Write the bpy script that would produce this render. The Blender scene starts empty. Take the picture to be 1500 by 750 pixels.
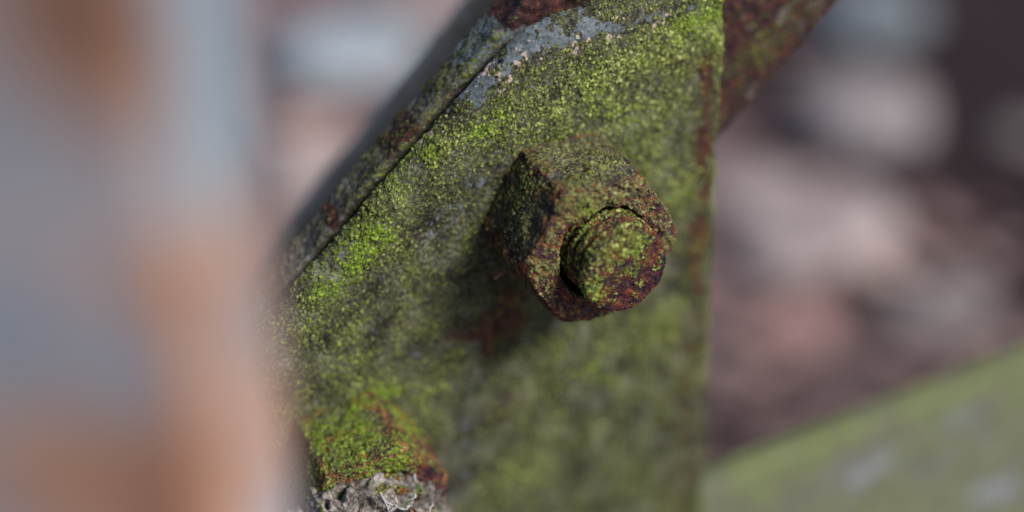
import bpy, math, random, mathutils
import numpy as np
SC = bpy.context.scene
COL = SC.collection
random.seed(4)
RNG = np.random.default_rng(11)

# ------------------------------------------------------------------ camera
H_CAM, PITCH, F_PX = 0.62, math.radians(31.0), 2083.33
cam_d = bpy.data.cameras.new('camera')
cam = bpy.data.objects.new('camera', cam_d); COL.objects.link(cam)
cam.location = (0, 0, H_CAM); cam.rotation_euler = (math.pi/2 - PITCH, 0, 0)
cam_d.lens = 50; cam_d.sensor_width = 36; cam_d.clip_start = 0.005; cam_d.clip_end = 400
cam_d.dof.use_dof = True; cam_d.dof.focus_distance = 0.2926; cam_d.dof.aperture_fstop = 2.6
SC.camera = cam

# ------------------------------------------------------------------ world, sun, exposure
SUN_DIR = np.array([0.61, -0.42, 0.67]); SUN_DIR /= np.linalg.norm(SUN_DIR)
elev = math.asin(SUN_DIR[2]); azim = math.atan2(SUN_DIR[0], SUN_DIR[1])
w = bpy.data.worlds.new('World'); SC.world = w; w.use_nodes = True
nt = w.node_tree; bg = nt.nodes['Background']
sky = nt.nodes.new('ShaderNodeTexSky'); sky.sky_type = 'NISHITA'; sky.sun_disc = False
sky.sun_elevation = elev; sky.sun_rotation = azim; sky.air_density = 0.55; sky.dust_density = 0.6
nt.links.new(sky.outputs[0], bg.inputs[0]); bg.inputs[1].default_value = 0.05
sl = bpy.data.lights.new('sun', 'SUN'); sl.energy = 1.5; sl.angle = math.radians(17); sl.color = (1.0, .95, .87)
so = bpy.data.objects.new('sun', sl); COL.objects.link(so)
so.rotation_euler = mathutils.Vector(SUN_DIR).to_track_quat('Z', 'Y').to_euler()
SC.view_settings.view_transform = 'Standard'; SC.view_settings.look = 'None'
SC.view_settings.exposure = 1.85; SC.view_settings.gamma = 1
SC.cycles.use_denoising = True
SC.cycles.use_adaptive_sampling = False
SC.cycles.max_bounces = 5
SC.cycles.sample_clamp_indirect = 4

# ------------------------------------------------------------------ layout: the steel joint's own frame (mm)
YAW = math.radians(23.3)
C0 = np.array([0, 0, H_CAM])
FW = np.array([0, math.cos(PITCH), -math.sin(PITCH)]); UP = np.array([0, math.sin(PITCH), math.cos(PITCH)])
NV = np.array([math.sin(YAW), -math.cos(YAW), 0]); XV = np.array([math.cos(YAW), math.sin(YAW), 0])
def ray(u, v): return FW + (u - 750) / F_PX * np.array([1, 0, 0]) + (375 - v) / F_PX * UP
P0 = C0 + ray(833, 312) * 0.312          # middle of the first nut's seat on the plate
def pl(u, v, h=0.0):                     # a point of the photograph on the plane h mm in front of the plate, in mm (x, z)
    d = ray(u, v); t = (NV @ (P0 - C0) + h * .001) / (NV @ d); q = C0 + d * t - P0
    return np.array([q @ XV * 1000, q[2] * 1000])

# ------------------------------------------------------------------ noise
def _h(ix, iy, iz, seed):
    with np.errstate(over='ignore'):
        n = (ix.astype(np.uint32) * np.uint32(374761393) + iy.astype(np.uint32) * np.uint32(668265263)
             + iz.astype(np.uint32) * np.uint32(2147483647 - 1274126177 % 1000003) + np.uint32(seed * 2654435761 & 0xffffffff))
        n = (n ^ (n >> np.uint32(13))) * np.uint32(1274126177)
        n = (n ^ (n >> np.uint32(16))) * np.uint32(2246822519)
        n = n ^ (n >> np.uint32(15))
    return n
def hr(ix, iy, iz, seed): return _h(ix, iy, iz, seed).astype(np.float32) * np.float32(1 / 4294967296.0)
def gnoise(p, seed=0):                   # gradient noise, about -1..1
    p = p.astype(np.float32); i = np.floor(p).astype(np.int64); f = p - i
    u = f * f * f * (f * (f * 6 - 15) + 10)
    out = 0
    for dx in (0, 1):
        wx = u[..., 0] if dx else 1 - u[..., 0]
        for dy in (0, 1):
            wy = u[..., 1] if dy else 1 - u[..., 1]
            for dz in (0, 1):
                wz = u[..., 2] if dz else 1 - u[..., 2]
                n = _h(i[..., 0] + dx, i[..., 1] + dy, i[..., 2] + dz, seed)
                gx = (n & np.uint32(1023)).astype(np.float32) / 511.5 - 1
                gy = ((n >> np.uint32(10)) & np.uint32(1023)).astype(np.float32) / 511.5 - 1
                gz = ((n >> np.uint32(20)) & np.uint32(1023)).astype(np.float32) / 511.5 - 1
                out = out + wx * wy * wz * (gx * (f[..., 0] - dx) + gy * (f[..., 1] - dy) + gz * (f[..., 2] - dz))
    return out * 1.3
def fbm(p, scale, octv=4, seed=0, gain=.5):
    a, s, t, tot = 1.0, 1.0 / scale, 0, 0
    for o in range(octv):
        t = t + a * gnoise(p * s + 17.3 * o, seed + o); tot += a; a *= gain; s *= 2.03
    return t / tot * 1.4
def worley(p, scale, seed=0):            # distance to the nearest cell point, and two random numbers of that cell
    q = (p / scale).astype(np.float32); i = np.floor(q).astype(np.int64); f = q - i
    best = np.full(q.shape[:-1], 9e9, np.float32); r1 = np.zeros_like(best); r2 = np.zeros_like(best)
    for dx in (-1, 0, 1):
        for dy in (-1, 0, 1):
            for dz in (-1, 0, 1):
                a, b, c = i[..., 0] + dx, i[..., 1] + dy, i[..., 2] + dz
                n = _h(a, b, c, seed)
                jx = (n & np.uint32(1023)).astype(np.float32) / 1023
                jy = ((n >> np.uint32(10)) & np.uint32(1023)).astype(np.float32) / 1023
                jz = ((n >> np.uint32(20)) & np.uint32(1023)).astype(np.float32) / 1023
                d = (dx + jx - f[..., 0]) ** 2 + (dy + jy - f[..., 1]) ** 2 + (dz + jz - f[..., 2]) ** 2
                m = d < best
                best = np.where(m, d, best)
                k = hr(a, b, c, seed + 77); r1 = np.where(m, k, r1); r2 = np.where(m, (k * 977.13) % 1.0, r2)
    return np.sqrt(best), r1, r2
def sst(a, b, x):
    t = np.clip((x - a) / (b - a), 0, 1); return t * t * (3 - 2 * t)
def seg(p2, a, b, rad):                  # soft patch round a segment, p2 and ends in mm
    a, b = np.asarray(a, float), np.asarray(b, float); d = b - a
    t = np.clip(((p2 - a) @ d) / max(d @ d, 1e-9), 0, 1)
    q = p2 - a - t[..., None] * d
    return np.exp(-(q ** 2).sum(-1) / (rad * rad))

# ------------------------------------------------------------------ mesh from a grid of points
def normals(P, wrap=False):
    if wrap:
        Pu = np.concatenate([P[:, -1:], P, P[:, :1]], 1); du = (Pu[:, 2:] - Pu[:, :-2])
    else: du = np.gradient(P, axis=1)
    dv = np.gradient(P, axis=0)
    n = np.cross(du, dv); n /= np.linalg.norm(n, axis=-1, keepdims=True) + 1e-12
    return n
def link(o, parent=None):
    COL.objects.link(o)
    if parent: o.parent = parent
    return o
def grid_obj(name, P, attrs, mat, parent=None, wrap=False, flip=False, cap_ends=False, extra=None):
    """P in mm [rows, cols, 3]; one mesh object in metres"""
    nr, nc = P.shape[:2]
    V = (P.reshape(-1, 3) * .001)
    idx = np.arange(nr * nc).reshape(nr, nc)
    if wrap: idx = np.concatenate([idx, idx[:, :1]], 1)
    a, b, c, d = idx[:-1, :-1], idx[:-1, 1:], idx[1:, 1:], idx[1:, :-1]
    Q = np.stack([a, b, c, d], -1).reshape(-1, 4)
    if flip: Q = Q[:, ::-1]
    me = bpy.data.meshes.new(name)
    faces = Q
    ngons = []
    if cap_ends:
        r0, r1 = list(range(nc)), [(nr - 1) * nc + k for k in range(nc)]
        ngons = [r0[::-1] if not flip else r0, r1 if not flip else r1[::-1]]
    if extra:                                   # extra vertices/faces: (verts_mm, faces)
        ev, ef = extra; V = np.concatenate([V, np.asarray(ev, float).reshape(-1, 3) * .001]); ngons += ef
    nv, nq = len(V), len(faces); nl = nq * 4 + sum(len(g) for g in ngons)
    me.vertices.add(nv); me.vertices.foreach_set('co', V.astype(np.float32).ravel())
    me.loops.add(nl); me.polygons.add(nq + len(ngons))
    vi = np.concatenate([faces.ravel()] + [np.asarray(g) for g in ngons]).astype(np.int32)
    st = np.concatenate([np.arange(nq) * 4, nq * 4 + np.cumsum([0] + [len(g) for g in ngons])[:-1]]).astype(np.int32)
    me.loops.foreach_set('vertex_index', vi)
    me.polygons.foreach_set('loop_start', st)
    sm = np.ones(nq + len(ngons), bool); sm[nq:] = False
    me.polygons.foreach_set('use_smooth', sm)
    me.update(calc_edges=True)
    for k, vv in attrs.items():
        at = me.attributes.new(k, 'FLOAT', 'POINT')
        full = np.zeros(nv, np.float32); full[:nr * nc] = np.broadcast_to(vv, (nr, nc)).ravel()
        at.data.foreach_set('value', full)
    me.materials.append(mat); me.validate()
    return link(bpy.data.objects.new(name, me), parent)
def tag(o, label=None, cat=None, group=None, kind=None):
    if label: o['label'] = label
    if cat: o['category'] = cat
    if group: o['group'] = group
    if kind: o['kind'] = kind
    return o
def place(o, x=0, z=0, h=0):             # puts a thing into the joint's frame (local x along the plate, -y out of it)
    p = P0 + XV * x * .001 + NV * h * .001; p[2] += z * .001
    o.location = p; o.rotation_euler = (0, 0, YAW); return o
def empty(name, x=0, z=0, h=0):
    o = bpy.data.objects.new(name, None); o.empty_display_size = .01; link(o); return place(o, x, z, h)

# ------------------------------------------------------------------ materials
class NB:
    def __init__(s, name):
        s.m = bpy.data.materials.new(name); s.m.use_nodes = True; s.t = s.m.node_tree; s.b = s.t.nodes['Principled BSDF']
        s.tc = s.t.nodes.new('ShaderNodeTexCoord').outputs['Object']
    def n(s, t, **k):
        o = s.t.nodes.new(t)
        for a, v in k.items(): setattr(o, a, v)
        return o
    def put(s, sock, v):
        if hasattr(v, 'is_linked'): s.t.links.new(v, sock)
        else: sock.default_value = v
    def attr(s, name): return s.n('ShaderNodeAttribute', attribute_name=name).outputs['Fac']
    def noise(s, mm, detail=4, rough=.55, dist=0):
        o = s.n('ShaderNodeTexNoise'); s.put(o.inputs['Vector'], s.tc); o.inputs['Scale'].default_value = 1000 / mm
        o.inputs['Detail'].default_value = detail; o.inputs['Roughness'].default_value = rough; o.inputs['Distortion'].default_value = dist
        return o.outputs['Fac']
    def vor(s, mm, out='Distance'):
        o = s.n('ShaderNodeTexVoronoi'); s.put(o.inputs['Vector'], s.tc); o.inputs['Scale'].default_value = 1000 / mm
        return o.outputs[out]
    def math(s, op, a, b=0.0, c=0.0):
        o = s.n('ShaderNodeMath', operation=op)
        for i, v in enumerate((a, b, c)): s.put(o.inputs[i], v)
        return o.outputs[0]
    def ramp(s, f, stops):
        o = s.n('ShaderNodeValToRGB'); s.put(o.inputs[0], f); e = o.color_ramp.elements
        while len(e) < len(stops): e.new(.5)
        for k, (p, c) in enumerate(stops): e[k].position = p; e[k].color = (*c, 1)
        return o.outputs[0]
    def mix(s, f, a, b, mode='MIX'):
        o = s.n('ShaderNodeMix', data_type='RGBA', blend_type=mode)
        s.put(o.inputs[0], f)
        for k, v in ((6, a), (7, b)): s.put(o.inputs[k], (*v, 1) if isinstance(v, tuple) and len(v) == 3 else v)
        return o.outputs[2]
    def smooth(s, f, a, b):
        o = s.n('ShaderNodeMapRange', interpolation_type='SMOOTHSTEP'); s.put(o.inputs[0], f)
        o.inputs[1].default_value = a; o.inputs[2].default_value = b; return o.outputs[0]

def weathered(name, grime, rust, paint=((.07, .092, .105), (.135, .155, .170)), moss=None, k=1.0, bump=.5, paint_rough=.72):
    """old steel: grime, paint, flaking primer, rust and moss laid over each other by the mesh's own masks"""
    b = NB(name)
    n1, n2, n3, n4 = b.noise(.9 * k, 6, .72), b.noise(7 * k, 4), b.noise(.45 * k, 3, .6), b.noise(3 * k, 5, .6, .4)
    g = b.ramp(b.math('ADD', b.math('MULTIPLY', n1, .65), b.math('MULTIPLY', n2, .35)), grime)
    pc = b.mix(b.smooth(n4, .3, .7), paint[0], paint[1])
    pc = b.mix(b.smooth(n1, .50, .62), pc, (.030, .030, .028)); pc = b.mix(b.smooth(n3, .58, .68), pc, (.24, .26, .26))
    jit = b.math('MULTIPLY', b.math('SUBTRACT', n1, .5), .8)
    def fac(a, lo=.4, hi=.6): return b.smooth(b.math('ADD', b.attr(a), jit), lo, hi)
    c = b.mix(fac('paint'), g, pc)
    c = b.mix(fac('flake', .42, .55), c, (.40, .315, .265))
    rc = b.ramp(b.math('ADD', b.math('MULTIPLY', n4, .55), b.math('MULTIPLY', n3, .45)), rust)
    rf = fac('rust'); c = b.mix(rf, c, rc)
    gr = b.attr('gran')
    moss = moss or [(.0, (.018, .023, .009)), (.35, (.060, .067, .019)), (.66, (.170, .188, .046)), (.95, (.47, .465, .20))]
    mc = b.ramp(b.math('ADD', b.math('MULTIPLY', gr, .8), b.math('MULTIPLY', n3, .25)), moss)
    viv = b.attr('vivid'); mc = b.mix(b.math('MULTIPLY', viv, .85), mc, b.mix(gr, (.045, .090, .006), (.19, .29, .018)))
    mf = b.attr('moss'); c = b.mix(mf, c, mc)
    b.put(b.b.inputs['Base Color'], c)
    ro = b.mix(fac('paint'), (.86,) * 3, (paint_rough,) * 3); ro = b.mix(mf, ro, (.97,) * 3)
    b.put(b.b.inputs['Roughness'], ro)
    b.b.inputs['Specular IOR Level'].default_value = .12
    bp = b.n('ShaderNodeBump'); bp.inputs['Strength'].default_value = bump; bp.inputs['Distance'].default_value = .00035 * k
    hgt = b.math('ADD', n1, b.math('MULTIPLY', n3, .6))
    b.put(bp.inputs['Height'], hgt); b.put(b.b.inputs['Normal'], bp.outputs[0])
    return b.m

GRIME = [(.38, (.006, .005, .005)), (.46, (.024, .023, .016)), (.53, (.068, .068, .044)), (.63, (.215, .215, .155))]
GRIME_DARK = [(.36, (.009, .007, .007)), (.46, (.028, .022, .019)), (.56, (.075, .064, .054)), (.68, (.21, .19, .17))]
RUST = [(.39, (.010, .007, .011)), (.45, (.034, .018, .027)), (.51, (.078, .028, .020)), (.56, (.14, .052, .022)), (.61, (.27, .10, .03)), (.67, (.40, .24, .17))]
RUST_BROWN = [(.36, (.010, .006, .009)), (.45, (.032, .014, .013)), (.53, (.070, .028, .019)), (.61, (.125, .052, .026)), (.70, (.22, .12, .07))]
RUST_DARK = [(.38, (.008, .006, .011)), (.46, (.024, .015, .026)), (.52, (.060, .018, .016)), (.57, (.15, .045, .014)), (.63, (.28, .12, .05)), (.70, (.20, .20, .25))]
M_PLATE = weathered('mossy_plate_steel', GRIME, RUST_BROWN)
M_BAR = weathered('mossy_bar_steel', [(.36, (.022, .019, .016)), (.46, (.060, .054, .046)), (.55, (.14, .13, .11)), (.66, (.30, .28, .25))], [(.38, (.012, .008, .011)), (.46, (.026, .014, .017)), (.54, (.048, .021, .018)), (.61, (.105, .036, .020)), (.70, (.20, .12, .09))])
M_NUT = weathered('rusted_nut_steel', GRIME_DARK, RUST, moss=[(.0, (.028, .027, .012)), (.35, (.088, .090, .034)), (.7, (.180, .180, .070)), (1.0, (.37, .36, .18))])
M_BOLT = weathered('rusted_bolt_steel', GRIME_DARK, RUST_DARK)
M_STRUT = weathered('mossy_strut_steel', [(.28, (.05, .045, .04)), (.5, (.13, .125, .105)), (.74, (.27, .26, .23))], RUST_BROWN, moss=[(.0, (.045, .055, .022)), (.4, (.115, .140, .048)), (.75, (.20, .225, .085)), (1.0, (.36, .37, .20))], paint=((.16, .17, .18), (.26, .28, .29)))
M_REAR = weathered('grey_rear_bar_steel', GRIME, RUST, paint=((.29, .265, .22), (.42, .385, .32)))

def moss_layer(P, dens, vivid, seed=0, sizes=((.68, .24), (.38, .14)), cut=.62):
    """moss as countless little cushions: a cell carries one where its random number is below the density"""
    mask = np.zeros(dens.shape, np.float32); hgt = np.zeros_like(mask); gran = np.zeros_like(mask)
    wp = P + .34 * np.stack([gnoise(P / .7, seed + 40), gnoise(P / .7, seed + 41), gnoise(P / .7, seed + 42)], -1)
    for k, (s, h) in enumerate(sizes):
        F, r1, r2 = worley(wp, s, seed + 5 * k)
        on = (r1 < dens).astype(np.float32)
        cc = cut * (.62 + .55 * r2)
        body = on * np.clip(1 - (F / cc) ** 2, 0, 1)
        m = on * sst(cc + .08, cc - .14, F)
        gran = np.where(body * h > hgt, np.clip(-.05 + .68 * ((r2 * 7.31) % 1.0) + .50 * body, 0, 1), gran)
        mask = np.maximum(mask, m); hgt = np.maximum(hgt, body * h * (.5 + .8 * r2))
    return mask, hgt, gran

# ------------------------------------------------------------------ gusset plate
def gusset_plate():
    T = 6.0
    gap = np.array([pl(u, v, -T) for u, v in ((255, 600), (330, 518), (400, 440), (490, 345), (545, 278), (600, 216), (650, 161), (700, 107), (735, 70), (768, 40), (805, 19), (850, 4), (920, -18), (1000, -36), (1062, -50))])
    rt = np.array([pl(u, v, 0) for u, v in ((1062, -50), (1059, 60), (1047, 300), (1038, 520), (1029, 750), (1024, 900))])
    xL, zB = gap[0, 0], pl(700, 800)[1] - 8
    xs_d = np.linspace(gap[0, 0], gap[-1, 0], 800); zt_d = np.interp(xs_d, gap[:, 0], gap[:, 1])
    kk = np.hanning(25); kk /= kk.sum(); zt_d = np.convolve(np.pad(zt_d, 12, mode='reflect', reflect_type='odd'), kk, 'valid')
    ztop = lambda x: np.interp(x, xs_d, zt_d)
    zz_ = np.linspace(-160, 80, 1600); rag = fbm(np.stack([zz_ * 0, zz_ * 0 + 3, zz_], -1), 7, 5, 97, .6) * .55
    xR = lambda z: np.interp(z, rt[::-1, 1], rt[::-1, 0]) + np.interp(z, zz_, rag)
    nc, nrw = 880, 1180
    s = np.linspace(0, 1, nc); s = np.where(s > .93, .93 + .07 * (1 - (1 - (s - .93) / .07) ** 1.6), s)
    t = np.linspace(0, 1, nrw); t = 1 - (1 - t) ** 1.0
    t = np.where(t > .88, .88 + .12 * (1 - (1 - (t - .88) / .12) ** 1.5), t)
    xn = xL + s * (gap[-1, 0] - xL)
    X = np.tile(xn, (nrw, 1)); zt = ztop(xn)
    Z = zB + t[:, None] * (zt[None, :] - zB)
    X = X + s[None, :] ** 3 * (xR(Z) - gap[-1, 0])
    Z = np.minimum(Z, 1e9)
    slope = np.gradient(zt, xn); cosf = 1 / np.sqrt(1 + slope ** 2)
    dt = (1 - t[:, None]) * (zt - zB)[None, :] * cosf[None, :]
    dr = xR(Z) - X
    def rnd(d, r, drop): q = np.clip((r - d) / r, 0, 1); return drop * (1 - np.sqrt(np.clip(1 - q * q, 0, 1)))
    h = -np.maximum(rnd(dt, 5.5, 5.0), rnd(dr, 1.3, 1.2))
    P = np.stack([X, -h, Z], -1)
    n = normals(P); n = -n if n[100, 100, 1] > 0 else n
    p2 = np.stack([X, Z], -1)
    PP = P.copy()
    low = fbm(PP, 26, 3, 3); mid = fbm(PP, 6, 4, 9); fine = fbm(PP, 1.6, 3, 21); streak = fbm(PP * np.array([1, 1, .28]), 4.5, 4, 33)
    S = lambda a, b, r: seg(p2, pl(*a), pl(*b), r)
    bare = (1.0 * S((772, 66), (850, 44), 3.6) + .8 * S((700, 140), (745, 95), 2.6) + .55 * S((610, 215), (690, 145), 2.2) + .55 * S((860, 48), (1040, 2), 1.3) + .2 * S((880, 55), (960, 30), 2.5))
    bright = (.9 * S((470, 425), (560, 345), 3.6) + .5 * S((590, 275), (640, 215), 4.5) + .8 * S((680, 205), (740, 165), 3.2) + .55 * S((780, 190), (900, 120), 7) + .6 * S((880, 100), (1050, 60), 8)
              + .8 * S((1000, 35), (1055, 10), 5) + .75 * S((930, 200), (1005, 270), 6) + .5 * S((890, 180), (960, 160), 5) + .35 * S((440, 480), (520, 560), 7) + .8 * S((520, 590), (570, 570), 2.8) + .5 * S((610, 590), (640, 560), 3) + .6 * S((870, 545), (905, 560), 3) + .6 * S((730, 700), (790, 690), 6) + .5 * S((905, 500), (960, 480), 8)+ .4 * S((890, 620), (905, 700), 6))
    rustz = ((.56 + .5 * fbm(PP, 7, 3, 63)) * S((1034, 95), (1020, 420), 3.0) + .35 * S((1015, 470), (1005, 740), 3.6) + .42 * S((665, 490), (760, 465), 5) + .3 * S((720, 520), (750, 440), 6) + .25 * S((850, 580), (870, 680), 4) + .3 * S((740, 620), (760, 560), 3))
    grey = (.55 * sst(.05, .45, streak) * S((700, 720), (980, 640), 22) + .8 * S((640, 335), (720, 250), 4.5) + .7 * S((690, 560), (670, 720), 5) + .6 * S((560, 480), (600, 520), 4) + .45 * S((850, 130), (880, 90), 2.5) + .5 * S((480, 400), (500, 380), 2.4))
    bare = np.clip(bare * (.85 + 1.6 * fbm(PP, 4, 5, 55)), 0, 1.2)
    dens = .42 + .45 * low + .60 * mid + .50 * fine + .40 * streak + .45 * bright - .85 * bare - .50 * rustz - .38 * grey - .12 * S((700, 720), (980, 640), 25)
    dens = np.clip(dens, 0.03, .97)
    vivid = np.clip(.95 * S((470, 425), (560, 345), 3.2) + .55 * S((585, 270), (630, 225), 3.6) + .7 * S((690, 200), (738, 168), 2.2) + .6 * S((1010, 30), (1055, 12), 4)+ .85 * S((520, 588), (570, 572), 2.3) + .4 * S((870, 545), (905, 560), 3) + .35 * bright + .35 * fbm(PP, 9, 3, 51), 0, 1)
    mm, mh, mg = moss_layer(PP, dens, vivid, 1)
    mg = mg * (.78 + .35 * np.clip(bright, 0, 1))
    rust = np.clip(rustz * 1.0 + .42 * fbm(PP, 5, 4, 61) + .10, 0, 1)
    paint = np.clip(.95 * bare + .8 * fbm(PP, 2.2, 4, 71) - .05 + .45 * grey, 0, 1)
    flake = np.clip((bare > .12) * (1.5 * fbm(PP, 1.5, 3, 81) + .55 * sst(-.1, .25, fbm(PP, 6, 2, 82))) - .30 - .5 * S((860, 48), (1040, 2), 1.4), 0, 1)
    tx = (dt < 12)
    cush = np.clip(1 - (worley(PP, 3.4, 88)[0] / .75) ** 2, 0, 1) * sst(.5, .95, dens)
    rel = .30 * cush + .16 * low + .22 * mid + .10 * fine + mh * 1.25 - .10 * np.clip(fbm(PP, 2.2, 3, 91) - .2, 0, 1) + .03 * (flake > .5)
    rel = rel + .25 * np.exp(-(dt / 2.0) ** 2) * mid
    P = P + n * rel[..., None]
    # the flanks, down to the back face, and the plate's foot in the ground
    zF = -P0[2] * 1000 - 20
    fb = P[0] + 0; foot = []
    for q in (.25, .5, 1.0):
        f = fb.copy(); f[:, 2] = fb[:, 2] + q * (zF - fb[:, 2]); f[:, 1] = 0; foot.append(f)
    G = np.concatenate([np.stack(foot[::-1]), P])
    back = G[-1:].copy(); back[..., 1] = T; back[..., 0] += 1.6; back[..., 2] -= 1.8; G = np.concatenate([G, back])
    rside = G[:, -1:].copy(); rside[..., 1] = T; lside = G[:, :1].copy(); lside[..., 1] = T
    G = np.concatenate([lside, G, rside], 1)
    def ext(a):
        a = np.concatenate([np.repeat(a[:1], 3, 0), a, a[-1:]]); return np.concatenate([a[:, :1], a, a[:, -1:]], 1)
    at = {k: ext(v) for k, v in dict(moss=mm, gran=mg, vivid=vivid, rust=rust, paint=paint, flake=flake).items()}
    nr2, nc2 = G.shape[:2]; idx = np.arange(nr2 * nc2).reshape(nr2, nc2)
    ring = list(idx[0, :]) + list(idx[1:, -1]) + list(idx[-1, ::-1][1:]) + list(idx[::-1, 0][1:-1])
    o = grid_obj('gusset_plate', G, at, M_PLATE, extra=([], [[int(i) for i in ring]]))
    place(o)
    tag(o, 'flat green mossy steel plate with worn blue paint, carrying both rusty nuts', 'steel plate')
gusset_plate()

# ------------------------------------------------------------------ flat bars: a rounded section swept along its length
def bar(name, mat, org, ang, width, thick, l0, l1, dl, masks, rad=2.2, ds=.35, h_front=-6.0, coarse=()):
    """org (mm x,z): a point of the front face's upper edge; the length runs at ang degrees, the width falls to the lower right"""
    a = math.radians(ang); D = np.array([math.cos(a), math.sin(a)]); Wd = np.array([math.sin(a), -math.cos(a)])
    # section (w, h): front face, upper edge, back, lower edge
    pts = []
    def arc(cx, cy, a0, a1, k=9): pts.extend([(cx + rad * math.cos(t), cy + rad * math.sin(t)) for t in np.linspace(math.radians(a0), math.radians(a1), k)])
    arc(rad, -thick + rad, 270, 180); arc(rad, -rad, 180, 90); arc(width - rad, -rad, 90, 0); arc(width - rad, -thick + rad, 0, -90)
    pts = np.array(pts + [pts[0]]); L = np.r_[0, np.cumsum(np.linalg.norm(np.diff(pts, axis=0), axis=1))]
    last = L[-2]
    ss = np.r_[np.arange(0, last, ds), np.linspace(last, L[-1], 8)[:-1]]
    sec = np.c_[np.interp(ss, L, pts[:, 0]), np.interp(ss, L, pts[:, 1])]
    ll = np.arange(l0, l1, dl); ll = np.unique(np.r_[ll, coarse])
    P = np.zeros((len(ll), len(sec), 3))
    P[..., 0] = org[0] + ll[:, None] * D[0] + sec[None, :, 0] * Wd[0]
    P[..., 2] = org[1] + ll[:, None] * D[1] + sec[None, :, 0] * Wd[1]
    P[..., 1] = -(h_front + sec[None, :, 1])
    n = normals(P, True); mid = len(sec) // 2
    cen = P.mean(1, keepdims=True)
    if ((P - cen) * n).sum(-1).mean() < 0: n = -n; 
    Wc = np.broadcast_to(sec[None, :, 0], P.shape[:2]); Hc = np.broadcast_to(sec[None, :, 1], P.shape[:2]); Lc = np.broadcast_to(ll[:, None], P.shape[:2])
    at, rel = masks(P, Lc, Wc, Hc)
    P = P + n * rel[..., None]
    du = P[1:2, :1]
    o = grid_obj(name, P, at, mat, wrap=True, cap_ends=True)
    me = o.data
    import bmesh
    bm = bmesh.new(); bm.from_mesh(me); bmesh.ops.recalc_face_normals(bm, faces=bm.faces); bm.to_mesh(me); bm.free()
    return place(o)

def masks_front(P, L, Wc, Hc):
    p2 = P[..., [0, 2]]
    low, mid, fine = fbm(P, 22, 3, 103), fbm(P, 6, 4, 109), fbm(P, 1.6, 3, 121)
    edge = sst(4.0, 1.5, Wc)                                   # the bar's upper edge
    S = lambda a, b, r, h=-6: seg(p2, pl(*a, h), pl(*b, h), r)
    rsp = .9 * S((770, 20), (850, -5), 5) + .55 * S((604, 208), (616, 196), 1.6) + .5 * S((495, 343), (500, 336), 1.4) + .3 * S((575, 240), (590, 228), 2)
    right = sst(36, 42, P[..., 0])
    dens = np.clip(.26 + .42 * low + .40 * mid + .30 * fine - .5 * rsp + .14 * edge - .35 * right * (Wc > 44) - .14 * right
                   + .45 * S((1130, 60), (1190, 20), 7) + .3 * S((1080, 120), (1110, 90), 5), .02, .9)
    vivid = np.clip(.15 * fbm(P, 9, 3, 151), 0, .3)
    mm, mh, mg = moss_layer(P, dens, vivid, 31)
    mg = mg * .72
    rust = np.clip(rsp + .45 * fbm(P, 5, 4, 161) + .16 + .10 * edge + .48 * right + .2 * right * fbm(P, 9, 3, 162), 0, 1)
    paint = np.clip(.8 * S((690, 50), (760, 0), 6, -12) + .6 * fbm(P, 3, 4, 171) + .30 * edge - 2 * right, 0, 1)
    flake = np.clip(fbm(P, 3, 4, 181) - .25, 0, .6) * (rsp < .2) * (1 - right)
    rel = .55 * low + .75 * mid + .40 * fine + mh * .8 - .25 * np.clip(fbm(P, 3.2, 3, 191) - .15, 0, 1)
    return dict(moss=mm, gran=mg, vivid=vivid, rust=rust, paint=paint, flake=flake), rel
e0 = np.array([-63.0, -9.4]) + np.array([-.5, .5])
o = bar('diagonal_bar', M_BAR, e0, 44.8, 64.2, 9.5, -22, 150, .34, masks_front, coarse=np.arange(-130, -22, 4).tolist() + np.arange(150, 330, 4).tolist(), h_front=-8.8, rad=1.1)
tag(o, 'dark rusty flat bar running diagonally, clamped behind the mossy plate', 'steel bar')

def masks_plain(seed, base=.3, rb=.2, gsc=1.0, pb=0.0, viv=0.0):
    def f(P, L, Wc, Hc):
        low, mid, fine = fbm(P, 22, 3, seed), fbm(P, 6, 4, seed + 7), fbm(P, 1.8, 3, seed + 15)
        dens = np.clip(base + .4 * low + .36 * mid + .25 * fine, .02, .95)
        mm, mh, mg = moss_layer(P, dens, None, seed + 3, sizes=((1.6, .45),))
        z = np.zeros(P.shape[:2])
        return dict(moss=mm, gran=mg * gsc, vivid=z + viv, rust=np.clip(rb + .45 * fbm(P, 7, 4, seed + 20), 0, 1), paint=np.clip(pb + .5 * fbm(P, 9, 4, seed + 31), 0, 1), flake=z), .25 * low + .25 * mid + mh
    return f
hB = -78.0
q0, q1 = pl(424, 342, hB), pl(690, 12, hB)
o = bar('rear_bar', M_REAR, q0, math.degrees(math.atan2(q1[1] - q0[1], q1[0] - q0[0])), 26, 8, -120, 330, 1.3, masks_plain(301, .26, .16, .9, .75), ds=1.0, h_front=hB)
tag(o, 'grey green blurred bar running parallel behind the diagonal bar, above and left of it', 'steel bar')
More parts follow.
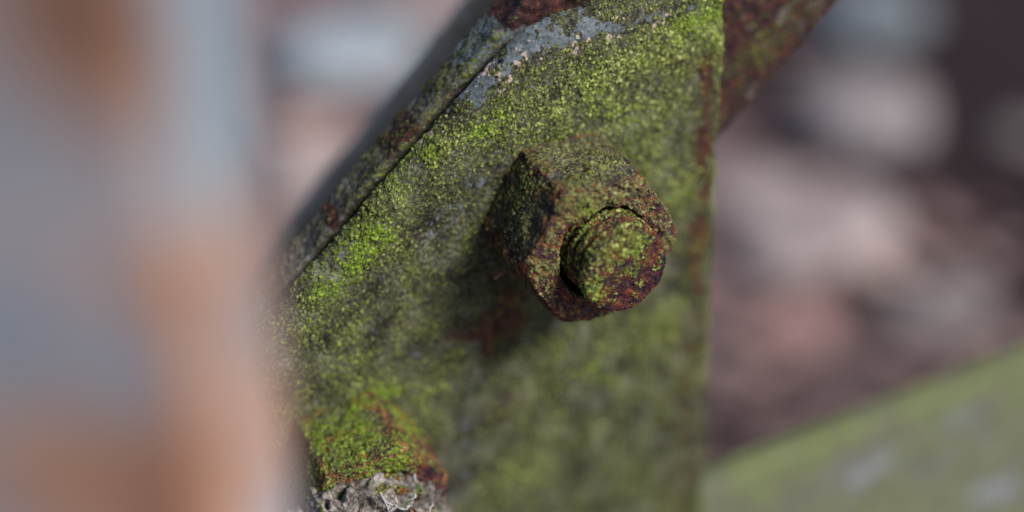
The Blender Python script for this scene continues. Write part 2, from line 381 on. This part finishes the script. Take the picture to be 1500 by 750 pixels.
def masks_strut(P, L, Wc, Hc):
    p2 = P[..., [0, 2]]; S = lambda a, b, r, h=-6: seg(p2, pl(*a, h), pl(*b, h), r)
    low, mid, fine = fbm(P, 24, 3, 403), fbm(P * np.array([1, 1, .5]), 6, 4, 409), fbm(P, 1.6, 3, 421)
    blue = .6 * S((1255, 700), (1290, 680), 4) + .6 * S((1440, 725), (1480, 715), 4.5) + .4 * S((1395, 610), (1420, 600), 4)
    dens = np.clip(.52 + .5 * low + .6 * mid + .22 * fine - .9 * blue + .3 * S((1100, 690), (1490, 540), 6) - .4 * S((1180, 720), (1280, 640), 7) - .4 * S((1360, 690), (1430, 640), 7), .03, .97)
    mm, mh, mg = moss_layer(P, dens, None, 44)
    viv = np.clip(.05 + .4 * fbm(P, 12, 3, 451), 0, .5)
    return dict(moss=mm, gran=mg * .95, vivid=viv, rust=np.clip(.12 + .45 * fbm(P, 6, 4, 461), 0, 1), paint=np.clip(blue + .25 + .5 * fbm(P, 5, 4, 471), 0, 1), flake=np.clip(blue - .3 + .6 * fbm(P, 3, 3, 472), 0, .8)), .2 * low + .2 * mid + mh * .9
o0, o1 = pl(1030, 716, -6.2), pl(1500, 532, -6.2)
o = bar('mossy_strut', M_STRUT, o0, math.degrees(math.atan2(o1[1] - o0[1], o1[0] - o0[0])), 70, 8, -30, 135, .45, masks_strut, rad=1.6, ds=.5, h_front=-6.2, coarse=np.arange(135, 420, 5).tolist())
tag(o, 'pale green mossy strut leaving the plate towards the lower right, out of focus', 'steel strut')

# ------------------------------------------------------------------ nuts and bolts
def smooth_grid(P, it, wrap=True):
    for _ in range(it):
        A = np.concatenate([P[:, -1:], P, P[:, :1]], 1); Q = (A[:, :-2] + 2 * P + A[:, 2:]) / 4
        Q[1:-1] = (Q[:-2] + 2 * Q[1:-1] + Q[2:]) / 4; P = Q
    return P
def hex_nut(parent, seed, R=18.0, Hn=16.0, r_in=10.4, rot=0.0, moss_bias=0.0, mat=M_NUT, rust_bias=0.0, viv=0.0, rust_right=0.0, taper=.025):
    nth = 760; th = np.linspace(0, 2 * math.pi, nth, endpoint=False); apo = R * math.cos(math.pi / 6)
    tt = th - math.radians(rot); k = np.arange(6)[:, None]
    c = np.cos(tt[None, :] - math.radians(30) - k * math.pi / 3).max(0); rh = apo / c
    hf = lambda r: Hn - np.clip(r - (apo + .2), 0, None) * math.tan(math.radians(34))
    rows = []
    for q in np.linspace(-.03, 1, 84): rows.append(np.stack([rh * np.cos(th), rh * np.sin(th), q * hf(rh)], -1))
    for q in np.linspace(0, 1, 52)[1:]:
        r = rh + q * (r_in + .9 - rh); rows.append(np.stack([r * np.cos(th), r * np.sin(th), hf(r)], -1))
    for q in np.linspace(0, 1, 14)[1:]:
        r = np.full(nth, r_in + .9 - .9 * q); rows.append(np.stack([r * np.cos(th), r * np.sin(th), np.full(nth, Hn - 3.6 * q * q)], -1))
    A = smooth_grid(np.array(rows), 9); A[..., :2] *= (1 - taper * np.clip(A[..., 2:] / Hn, 0, 1))
    P = np.stack([A[..., 0], -A[..., 2], A[..., 1]], -1)          # axis along -y, out of the plate
    n = normals(P, True)
    if (n[20] * (P[20] * np.array([1, 0, 1]))).sum() < 0: n = -n
    low, mid, fine = fbm(P, 9, 3, seed), fbm(P, 3.2, 4, seed + 5), fbm(P, 1.2, 3, seed + 9)
    up = n[..., 2]; front = np.clip(-n[..., 1], 0, 1)
    rr = np.hypot(P[..., 0], P[..., 2]); hh = -P[..., 1]
    corner = np.exp(-((rh[None, :] - R) / 1.0) ** 2)
    rim = np.exp(-((hh - hf(rr)) / 1.9) ** 2) * np.exp(-((rr - rh[None, :]) / 1.7) ** 2)
    wear = np.clip(.75 * rim + .6 * corner * (rr > apo - .5), 0, 1)
    ring = np.exp(-((rr - r_in - 1.2) / 2.2) ** 2) * (front > .5)
    contact = np.exp(-(hh / 1.1) ** 2)
    side = sst(3, 11, P[..., 0]) * sst(-2, 6, P[..., 0] + P[..., 2]) * rust_right
    dens = np.clip(.46 + moss_bias - .45 * side - .5 * contact + .32 * up + .62 * mid + .60 * low + .45 * fine - .42 * wear - .15 * ring + .25 * (front > .6) * sst(2, 12, P[..., 2]) - .25 * (front > .6) * sst(3, -12, P[..., 2]) , .03, .95)
    dens = dens * (1 - .75 * sst(-.25, -.75, up))
    mm, mh, mg = moss_layer(P, dens, None, seed + 60, sizes=((.8, .22), (.42, .14)))
    mg = mg * .84
    rust = np.clip(.52 + rust_bias + .4 * side + .35 * contact + .42 * wear + .30 * ring + .55 * mid + .25 * low - .25 * sst(.2, .8, up) + .2*sst(0,-.6,up), 0, 1)
    pits = np.clip(fbm(P, 2.6, 3, seed + 33) - .12, 0, 1)
    rel = .75 * low + .62 * mid + .32 * fine - 1.2 * pits + mh * .9 - .55 * wear * (.6 + 1.5 * mid)
    P = P + n * rel[..., None]
    at = dict(moss=mm, gran=mg, vivid=np.clip(viv - .12 + .8 * low + .4 * mid, 0, 1), rust=rust, paint=np.clip(.25 + .6 * fbm(P, 3, 3, seed + 71), 0, 1) * (front < .7), flake=np.clip(.5 * fbm(P, 1.8, 3, seed + 73), 0, .45))
    return grid_obj('nut', P, at, mat, parent, wrap=True, flip=False)
def bolt_end(parent, seed, Rb=9.7, h0=11.0, h1=23.4, cx=0.0, cz=0.0, tilt=0.0):
    nth = 520; th = np.linspace(0, 2 * math.pi, nth, endpoint=False); rows = []; grv = []
    for hh in np.arange(h0, h1 - 2.2, .15):
        ph = (hh / 3.0 - th / (2 * math.pi)) % 1.0
        gv = sst(.16, .44, np.abs(ph - .5)); r = Rb - 1.5 * gv * (1 + .5 * np.sin(3 * th + hh) * np.sin(7 * th)); grv.append(gv) ; rows.append(np.stack([r * np.cos(th), r * np.sin(th), np.full(nth, hh)], -1))
    rl = rows[-1]; r_l = np.hypot(rl[:, 0], rl[:, 1])
    for q in np.linspace(0, 1, 24)[1:]:
        a = q * math.pi / 2; r = r_l + (Rb - .9 - r_l) * (1 - math.cos(a)) ; rows.append(np.stack([r * np.cos(th), r * np.sin(th), np.full(nth, h1 - 2.2 + 1.7 * math.sin(a))], -1))
    for q in np.linspace(1, .004, 46)[1:]:
        r = np.full(nth, (Rb - .9) * q); rows.append(np.stack([r * np.cos(th), r * np.sin(th), h1 - .5 + .55 * (1 - q * q) + 0 * r], -1))
    A = smooth_grid(np.array(rows), 2)
    P = np.stack([A[..., 0] + cx, -A[..., 2], A[..., 1] + cz], -1); n = normals(P, True)
    if n[-8, 0, 1] > 0: n = -n
    low, mid, fine = fbm(P, 7, 3, seed), fbm(P, 2.6, 4, seed + 5), fbm(P, 1.0, 3, seed + 9)
    d = (P[..., 2] - cz) * .8 - (P[..., 0] - cx) * .6           # moss grows on the upper left, bare dark rust on the lower right
    dens = np.clip(.36 + .085 * d + .8 * low + .5 * mid + .3 * fine, .02, .93) * (1 - .6 * sst(-.3, -.8, n[..., 2]))
    gr = np.zeros(P.shape[:2]); gr[:len(grv)] = np.array(grv); dens = dens * (1 - .85 * gr)
    mm, mh, mg = moss_layer(P, dens, None, seed + 60, sizes=((.8, .22), (.42, .14)))
    mg = mg * .95
    rust = np.clip(.85 + .4 * mid, 0, 1)
    pits = np.clip(fbm(P, 2.2, 3, seed + 33) - .05, 0, 1)
    rag = sst(2, -8, d)
    rel = .40 * low + (.26 + .30 * rag) * mid + .26 * fine - .55 * pits + mh * .8
    rel[-6:] = rel[-6:].mean(1, keepdims=True)
    P = P + n * rel[..., None]; P[-1] = P[-1].mean(0)
    at = dict(moss=mm, gran=mg, vivid=np.clip(.30 + .6 * low, 0, 1), rust=rust, paint=np.clip(.3 + .7 * fbm(P, 2, 3, seed + 71), 0, 1), flake=np.clip(.6 * fbm(P, 1.4, 3, seed + 73), 0, .5))
    return grid_obj('threaded_end', P, at, M_BOLT, parent, wrap=True)

NC = np.array([-2.0, 1.9]); b1 = empty('bolt_with_nut', *NC, 0)
tag(b1, 'rusty hex nut on the middle of the plate with its round threaded bolt end showing', 'bolt')
hex_nut(b1, 501, R=18.9, Hn=21.3, r_in=10.3, rot=1.0)
TC = pl(921, 399, 29.5) - NC; bolt_end(b1, 601, Rb=9.7, h0=16.0, h1=29.5, cx=TC[0], cz=TC[1])
b2 = empty('bolt_with_nut', -53.4, -50.6, 0)
tag(b2, 'mossy hex nut at the bottom of the plate, half hidden under grey crusty debris', 'bolt')
hex_nut(b2, 551, R=17.6, Hn=21.0, rot=10.0, moss_bias=.14, viv=.75, rust_bias=.14, rust_right=1.0)
bolt_end(b2, 651, h0=15.0, h1=24.0)
for b in (b1, b2): b['group'] = 'rusty nuts and bolts on the plate'

# ------------------------------------------------------------------ crusty debris caught on the lower nut
def crust_material():
    b = NB('grey_crust'); n1, n2, n3 = b.noise(1.3, 6, .75), b.noise(6, 4), b.noise(.5, 4)
    c = b.ramp(b.math('ADD', b.math('MULTIPLY', n1, .6), b.math('MULTIPLY', n2, .4)), [(.38, (.016, .013, .012)), (.46, (.075, .062, .054)), (.54, (.20, .175, .155)), (.64, (.46, .43, .41))])
    c = b.mix(b.smooth(b.noise(3.5, 3), .58, .66), c, (.06, .10, .018))
    c = b.mix(b.smooth(b.noise(2.4, 3, .5, .6), .62, .70), c, (.16, .07, .04))
    b.put(b.b.inputs['Base Color'], c); b.b.inputs['Roughness'].default_value = .9
    bp = b.n('ShaderNodeBump'); bp.inputs['Strength'].default_value = .7; bp.inputs['Distance'].default_value = .0005
    b.put(bp.inputs['Height'], b.math('ADD', n1, n3)); b.put(b.b.inputs['Normal'], bp.outputs[0]); return b.m
def plain(name, c0, c1, mm=2.0, rough=.85):
    b = NB(name); b.put(b.b.inputs['Base Color'], b.mix(b.smooth(b.noise(mm, 5, .6), .35, .65), c0, c1)); b.b.inputs['Roughness'].default_value = rough; b.b.inputs['Specular IOR Level'].default_value = .15; return b.m
M_CRUST = crust_material()
M_TWIG = [plain('pale_straw', (.30, .25, .20), (.48, .44, .40), 1), plain('brown_straw', (.10, .05, .03), (.24, .13, .08), 1), plain('grey_straw', (.16, .16, .17), (.40, .40, .42), 1)]
M_SHRED = plain('leaf_shred_brown', (.07, .035, .02), (.20, .10, .06), 2)
def tube(name, pts, r0, r1, mat, parent=None, sides=7):
    pts = np.array(pts, float); k = len(pts); tg = np.gradient(pts, axis=0); tg /= np.linalg.norm(tg, axis=1, keepdims=True) + 1e-9
    a = np.cross(tg, [0.31, .87, .38]); a /= np.linalg.norm(a, axis=1, keepdims=True) + 1e-9; c = np.cross(tg, a)
    th = np.linspace(0, 2 * math.pi, sides, endpoint=False); r = np.linspace(r0, r1, k)[:, None, None] * (1 + .15 * RNG.standard_normal((k, 1, 1)))
    P = pts[:, None] + r * (a[:, None] * np.cos(th)[None, :, None] + c[:, None] * np.sin(th)[None, :, None])
    return grid_obj(name, P, {}, mat, parent, wrap=True, cap_ends=True)
def debris():
    root = empty('debris_clump', -57.0, -57.0, 20.5)
    tag(root, 'grey crusty clump of dead leaf shreds and straw on the lower nut', 'debris')
    nr, nth = 150, 520; q = np.linspace(0, 1, nr)[:, None]; th = np.linspace(0, 2 * math.pi, nth, endpoint=False)[None, :]
    rx, rz, hz = 19.5, 16.0, 9.0
    a = q * math.pi * .58
    r = np.sin(a); P = np.stack([rx * r * np.cos(th), -(hz * np.cos(a) + 0 * th), rz * r * np.sin(th)], -1)
    n = normals(P, True); n = -n if n[40, 0, 1] > 0 else n
    n[0] = n[1].mean(0)
    low, mid, fine = fbm(P, 11, 3, 701), fbm(P, 4.5, 4, 711), fbm(P, 1.5, 4, 721)
    ridge = 1 - np.abs(fbm(P, 5, 3, 731)) * 2.2
    F, r1_, r2_ = worley(P, 3.2, 741)
    hole = np.clip(fbm(P, 3.6, 3, 751) - .08, 0, 1)
    rel = 3.0 * low + 2.3 * mid + 1.3 * fine + 1.3 * ridge - 1.5 * (F > .6) * (F - .6) * 2 - 8.0 * hole
    rel[0] = rel[0].mean()
    P = P + n * rel[..., None]
    grid_obj('crust', P, {}, M_CRUST, root, wrap=True)
    def surf(x, z):
        d = (x - P[..., 0]) ** 2 + (z - P[..., 2]) ** 2; i = np.unravel_index(d.argmin(), d.shape); return P[i]
    rnd = random.Random(8)
    for k in range(80):
        x, z, an, ln = rnd.uniform(-14, 12), rnd.uniform(-5, 13), rnd.uniform(-.6, 2.0), rnd.uniform(2.5, 7.5)
        bend = rnd.uniform(-.9, .9); pts = []
        for t in np.linspace(-.5, .5, 12):
            px, pz = x + ln * t * math.cos(an + bend * t), z + ln * t * math.sin(an + bend * t); s = surf(px, pz)
            pts.append((px, s[1] - .35 - rnd.uniform(0, .25) - 1.2 * max(0, abs(t) - .35), pz))
        tube('straw', pts, rnd.uniform(.2, .36), rnd.uniform(.12, .22), M_TWIG[rnd.choice((0, 0, 1, 2, 2))], root)
    for k, (x, z, an, ln, wd) in enumerate(((10, 8, 2.0, 8, 2.4), (12.5, 5, 1.5, 8, 2.2), (3, 9, .3, 8, 1.8), (-6, 7, .5, 6, 2.2), (8, 4, 1.2, 7, 2.0))):
        u = np.linspace(-.5, .5, 24)[:, None]; v = np.linspace(-1, 1, 11)[None, :]
        wv = wd * .5 * np.sqrt(np.clip(1 - (2 * u) ** 2, .02, 1))
        cx = x + ln * u * math.cos(an) - wv * v * math.sin(an); cz = z + ln * u * math.sin(an) + wv * v * math.cos(an)
        base = surf(x, z)[1]
        Y = base - 1.0 - 1.4 * v * v * wd * .3 + 1.2 * (2 * u) ** 2 + .4 * np.sin(9 * u + 3 * v)
        Pf = np.stack([cx, Y, cz + 0 * Y], -1); Pb = Pf.copy(); Pb[..., 1] += .22
        loop = np.concatenate([Pf, Pb[:, ::-1]], 1)
        grid_obj('leaf_shred', loop, {}, M_SHRED if k % 2 else M_TWIG[1], root, wrap=True, cap_ends=True)
debris()

# ------------------------------------------------------------------ a dry rootlet caught between nut and plate
f0 = np.array([*pl(724, 408, 9), 9.0]); f1 = np.array([*pl(742, 396, 9), 9.0]); f2 = np.array([*pl(770, 404, 9), 7.0]); f3 = np.array([*pl(783, 392, 9), 6.0])
ctrl = np.array([f0, (f0 + f1) / 2 + [0, .6, .3], f1, (f1 + f2) / 2 + [0, -.8, .3], f2, f3])
tt = np.linspace(0, 5, 30); pts = np.stack([np.interp(tt, range(6), ctrl[:, k]) for k in range(3)], -1)
pts = np.stack([pts[:, 0], -pts[:, 2], pts[:, 1]], -1) + .12 * RNG.standard_normal((30, 3))
o = tube('dry_rootlet', pts, .42, .2, M_TWIG[1]); place(o)
tag(o, 'thin dry brown rootlet sticking out at the left of the middle nut', 'rootlet')

# ------------------------------------------------------------------ the blurred post close to the camera
def post():
    A = C0 + ray(258, 350) * .138; B = C0 + ray(384, 350) * .162          # near and far edge of the flank
    dv = (B - A)[:2]; depth = np.linalg.norm(dv) * 1000; dv = dv / np.linalg.norm(dv)
    yaw = math.atan2(-dv[0], dv[1]); fx = np.array([dv[1], -dv[0], 0])     # the post's own x, along its broad face
    width, r = 170.0, 3.0; sec = []
    for x in np.arange(-width, -r, 2.0): sec.append((x, 0))
    for q in np.linspace(0, 1, 12)[:-1]: sec.append((-r + r * math.sin(q * math.pi / 2), r - r * math.cos(q * math.pi / 2)))
    nf = len(sec)
    for y in np.arange(r + 1, depth - 2, 1.0):
        f = y / depth; sec.append((1.6 * math.exp(-((f - .55) / .10) ** 2) - 1.5 * math.exp(-((f - .78) / .07) ** 2) + 1.0 * float(sst(.86, .95, np.array(f))), y))
    sec += [(0.6, depth), (-width, depth)]
    sec = np.array(sec); z0 = A[2] * 1000
    zz = np.unique(np.r_[np.arange(-330, 140, 2.0) + z0, np.arange(140, 900, 20) + z0, np.linspace(-20, z0 - 330, 8)])  # length above the view is added to block sky light from the left
    P = np.zeros((len(zz), len(sec), 3)); P[..., 0] = sec[None, :, 0]; P[..., 1] = sec[None, :, 1]; P[..., 2] = zz[:, None]
    front = np.zeros(P.shape[:2]); front[:, :nf] = 1
    def hit(u, v):                                                        # sight line meets the broad face
        d = ray(u, v); pn = np.array([dv[0], dv[1], 0]); q = C0 + d * (pn @ (A - C0) / (pn @ d))
        return (q - A) @ fx * 1000, q[2] * 1000
    def S(u, v, ru, rv):
        a0, b0 = hit(u, v); return np.exp(-((P[..., 0] - a0) / (ru * .067)) ** 2 - ((P[..., 2] - b0) / (rv * .067 / .857)) ** 2)
    low, mid = fbm(P, 40, 3, 801), fbm(P * np.array([1, 1, .6]), 12, 5, 811)
    rust = (1.5 * S(150, 20, 150, 130) + .85 * S(120, 715, 230, 150) + .7 * S(290, 460, 90, 130) + .75 * S(315, 660, 110, 230) + .6 * S(290, 780, 130, 110) + .35 * S(200, 420, 130, 60) - .3 * S(215, 530, 60, 80)) * np.clip(front + (P[..., 2] < hit(300, 360)[1]) * .5, 0, 1) + .14 * mid + .08 * low + .06
    dark = front * S(150, 5, 150, 75)
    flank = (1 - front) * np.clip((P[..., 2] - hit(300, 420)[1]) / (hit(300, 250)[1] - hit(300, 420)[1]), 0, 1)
    z = np.zeros(P.shape[:2])
    P[..., 1] += .3 * mid
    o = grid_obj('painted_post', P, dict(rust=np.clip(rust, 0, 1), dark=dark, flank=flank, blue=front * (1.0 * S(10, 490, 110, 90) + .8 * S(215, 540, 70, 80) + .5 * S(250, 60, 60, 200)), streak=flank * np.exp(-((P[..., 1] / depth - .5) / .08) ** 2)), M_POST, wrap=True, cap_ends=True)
    import bmesh
    bm = bmesh.new(); bm.from_mesh(o.data); bmesh.ops.recalc_face_normals(bm, faces=bm.faces); bm.to_mesh(o.data); bm.free()
    o.location = (A[0], A[1], 0); o.rotation_euler = (0, 0, yaw)
    tag(o, 'grey blue painted post with orange rust patches, very close and blurred', 'post')
def post_material():
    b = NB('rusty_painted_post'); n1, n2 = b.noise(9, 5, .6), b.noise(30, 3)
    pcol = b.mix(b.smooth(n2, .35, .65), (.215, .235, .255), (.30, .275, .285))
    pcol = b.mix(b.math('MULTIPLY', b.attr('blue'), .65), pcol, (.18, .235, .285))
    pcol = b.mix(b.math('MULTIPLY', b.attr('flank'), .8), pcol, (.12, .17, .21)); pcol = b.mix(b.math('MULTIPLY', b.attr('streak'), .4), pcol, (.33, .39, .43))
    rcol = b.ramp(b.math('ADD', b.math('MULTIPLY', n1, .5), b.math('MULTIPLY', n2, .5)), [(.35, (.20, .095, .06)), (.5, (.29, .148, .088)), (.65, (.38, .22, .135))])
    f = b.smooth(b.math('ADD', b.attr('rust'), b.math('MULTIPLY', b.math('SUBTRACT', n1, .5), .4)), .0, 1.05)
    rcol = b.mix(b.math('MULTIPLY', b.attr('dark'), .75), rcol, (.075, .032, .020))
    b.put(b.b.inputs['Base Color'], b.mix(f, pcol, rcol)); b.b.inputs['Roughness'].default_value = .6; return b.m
M_POST = post_material()
post()

# ------------------------------------------------------------------ ground, leaf litter and stones far below the joint
def ground_hit(u, v, z=0.0):
    d = ray(u, v); return C0 + d * ((z - H_CAM) / d[2])
def ground():
    b = NB('leafy_soil'); n1, n2, n3 = b.noise(60, 5, .6), b.noise(14, 4), b.noise(400, 3)
    c = b.ramp(b.math('ADD', b.math('MULTIPLY', n1, .6), b.math('MULTIPLY', n2, .4)), [(.3, (.085, .055, .056)), (.5, (.165, .112, .110)), (.7, (.25, .185, .18))])
    c = b.mix(b.math('MULTIPLY', b.attr('dark_ground'), .92), c, (.010, .006, .008)); b.b.inputs['Specular IOR Level'].default_value = .1
    b.put(b.b.inputs['Base Color'], c); b.b.inputs['Roughness'].default_value = .95
    x = np.unique(np.r_[np.linspace(-1.6, 1.6, 200), np.linspace(-60, -1.6, 12), np.linspace(1.6, 60, 12)]) * 1000
    y = np.unique(np.r_[np.linspace(-.4, 3.2, 220), np.linspace(-40, -.4, 10), np.linspace(3.2, 90, 14)]) * 1000
    X, Y = np.meshgrid(x, y); P = np.stack([X, Y, 0 * X], -1)
    P[..., 2] = 8 * fbm(P, 180, 4, 901) - 4
    dark_ground = np.zeros(X.shape)
    for (u, v, r, k) in ((1480, 60, 330, 2.2), (1430, 260, 200, 1.6), (1330, 300, 120, .7), (1190, 120, 80, .9), (1080, 670, 130, .8), (1230, 600, 120, .55), (1340, 120, 60, .5), (560, 230, 70, .5), (1130, 80, 60, .5)):
        g = ground_hit(u, v)[:2] * 1000; rr = r / F_PX * np.linalg.norm(ground_hit(u, v) - C0) * 1000
        dark_ground += k * np.exp(-((X - g[0]) ** 2 + ((Y - g[1]) * .62) ** 2) / (rr * rr))  # near-black tint in soft patches round the listed points
    o = grid_obj('ground', P, dict(dark_ground=np.clip(dark_ground, 0, 1)), b.m); tag(o, kind='structure')
ground()
def stone_mat(name, c0, c1): return plain(name, c0, c1, 25, .9)
def stone(u, v, size, mat, label, seed, flat=.45, asp=1.0):
    g = ground_hit(u, v); R = size / F_PX * np.linalg.norm(g - C0) * 1000
    nth, nr = 60, 34; th = np.linspace(0, 2 * math.pi, nth, endpoint=False)[None, :]; a = np.linspace(.02, math.pi - .02, nr)[:, None]
    P = np.stack([R * asp * np.sin(a) * np.cos(th), R / asp * 1.1 * np.sin(a) * np.sin(th), R * flat * np.cos(a) + 0 * th], -1)
    P = P * (1 + .28 * fbm(P + seed * 91, R * 1.1, 4, 950 + seed))[..., None]
    P[..., 2] += R * flat * .45
    o = grid_obj('stone', P, {}, mat, wrap=True, cap_ends=True, flip=True)
    o.location = (g[0], g[1], 0); o.rotation_euler = (0, 0, seed * 1.3)
    tag(o, label, 'stone', 'stones on the ground'); return o
DB = stone_mat('stone_dark_bluish', (.11, .125, .14), (.17, .19, .205)); DG = stone_mat('stone_dull', (.12, .10, .098), (.18, .155, .15)); G_ = stone_mat('stone_grey', (.165, .142, .145), (.235, .207, .208)); Bl = stone_mat('stone_bluish', (.19, .22, .24), (.28, .31, .34)); Pk = stone_mat('stone_pinkish', (.23, .18, .175), (.33, .275, .265))
for k, (u, v, s, m, lab, fl, asp) in enumerate((
        (1255, 185, 105, G_, 'pale grey stone right of the rusty bar end, blurred', .45, 1.25),
        (1265, 35, 85, DB, 'bluish grey stone at the top edge, right of the diagonal bar', .4, 1.0),
        (1205, 355, 110, Pk, 'broad pale pinkish stone right of the plate edge, largest there', .35, 1.3),
        (1110, 300, 80, Pk, 'small pinkish stone touching the plate edge in view, blurred', .4, 1.0),
        (505, 95, 105, Bl, 'bluish grey stone between the post and the diagonal bars', .4, 1.1),
        (440, 270, 75, Pk, 'pinkish brown stone low between post and rear bar', .4, 1.0),
        (630, 15, 75, Pk, 'pinkish grey stone at the top edge above the rear bar', .4, 1.3),
        (1375, 455, 80, DG, 'dull grey stone above the mossy strut, blurred', .3, 1.3),
        (1495, 205, 35, DG, 'small dark stone at the right edge of the view', .4, 1.0))):
    stone(u, v, s, m, lab, k + 1, fl, asp)
def leaf(u, v, size, mat, label, seed):
    g = ground_hit(u, v, .012); L = size / F_PX * np.linalg.norm(g - C0) * 1000
    uu = np.linspace(-1, 1, 40)[:, None]; vv = np.linspace(-1, 1, 17)[None, :]
    wv = .55 * L * (1 - uu ** 2) ** .7 * (1 + .12 * np.sin(9 * uu)) + .3
    Pf = np.stack([L * uu + 0 * vv, wv * vv, .12 * L * vv ** 2 + .1 * L * np.sin(2.2 * uu + seed) * uu + 0 * vv], -1); Pb = Pf.copy(); Pb[..., 2] -= .5
    o = grid_obj('fallen_leaf', np.concatenate([Pf, Pb[:, ::-1]], 1), {}, mat, wrap=True, cap_ends=True)
    o.location = g; o.rotation_euler = (.15, .1, seed); tag(o, label, 'leaf', 'fallen leaves on the ground')
LR = plain('leaf_red_brown', (.20, .11, .10), (.28, .17, .155), 20); LP = plain('leaf_pale', (.34, .24, .21), (.45, .34, .30), 20)
leaf(1165, 490, 85, LR, 'reddish brown fallen leaf right of the plate, above the mossy strut', .5)
leaf(1290, 400, 60, LP, 'pale tan fallen leaf beside the broad pinkish stone', 1.9)
leaf(1375, 330, 55, LR, 'reddish fallen leaf on the dark ground at the right', 2.6)
leaf(460, 200, 60, LP, 'pale tan fallen leaf between the post and the rear bar', .9)
def litter():
    rnd = np.random.default_rng(5); V, Fc = [], []
    for k in range(900):
        x, y = rnd.uniform(-.9, 1.1), rnd.uniform(.5, 2.6); s = rnd.uniform(.012, .035); a = rnd.uniform(0, 6.28); ca, sa = math.cos(a), math.sin(a)
        if x > .42 and y > 1.15: continue
        n0 = len(V); z = .008 + rnd.uniform(0, .008)
        for (p, q, hh) in ((-1, 0, .2), (-.4, .42, 0), (.3, .45, .1), (1, 0, .35), (.3, -.45, 0), (-.4, -.42, .15)):
            V.append((x + s * (p * ca - q * sa), y + s * (p * sa + q * ca), z + s * hh * .6 * rnd.uniform(.4, 1.4)))
        Fc.append(list(range(n0, n0 + 6)))
    me = bpy.data.meshes.new('leaf_litter'); me.from_pydata(V, [], Fc); me.update(); b = NB('litter')
    b.put(b.b.inputs['Base Color'], b.ramp(b.noise(30, 2), [(.35, (.08, .045, .045)), (.5, (.17, .10, .09)), (.65, (.30, .21, .19))])); b.b.inputs['Roughness'].default_value = .9
    me.materials.append(b.m); o = link(bpy.data.objects.new('leaf_litter', me)); tag(o, 'dead leaves scattered over the ground', 'leaf litter', kind='stuff')
litter()
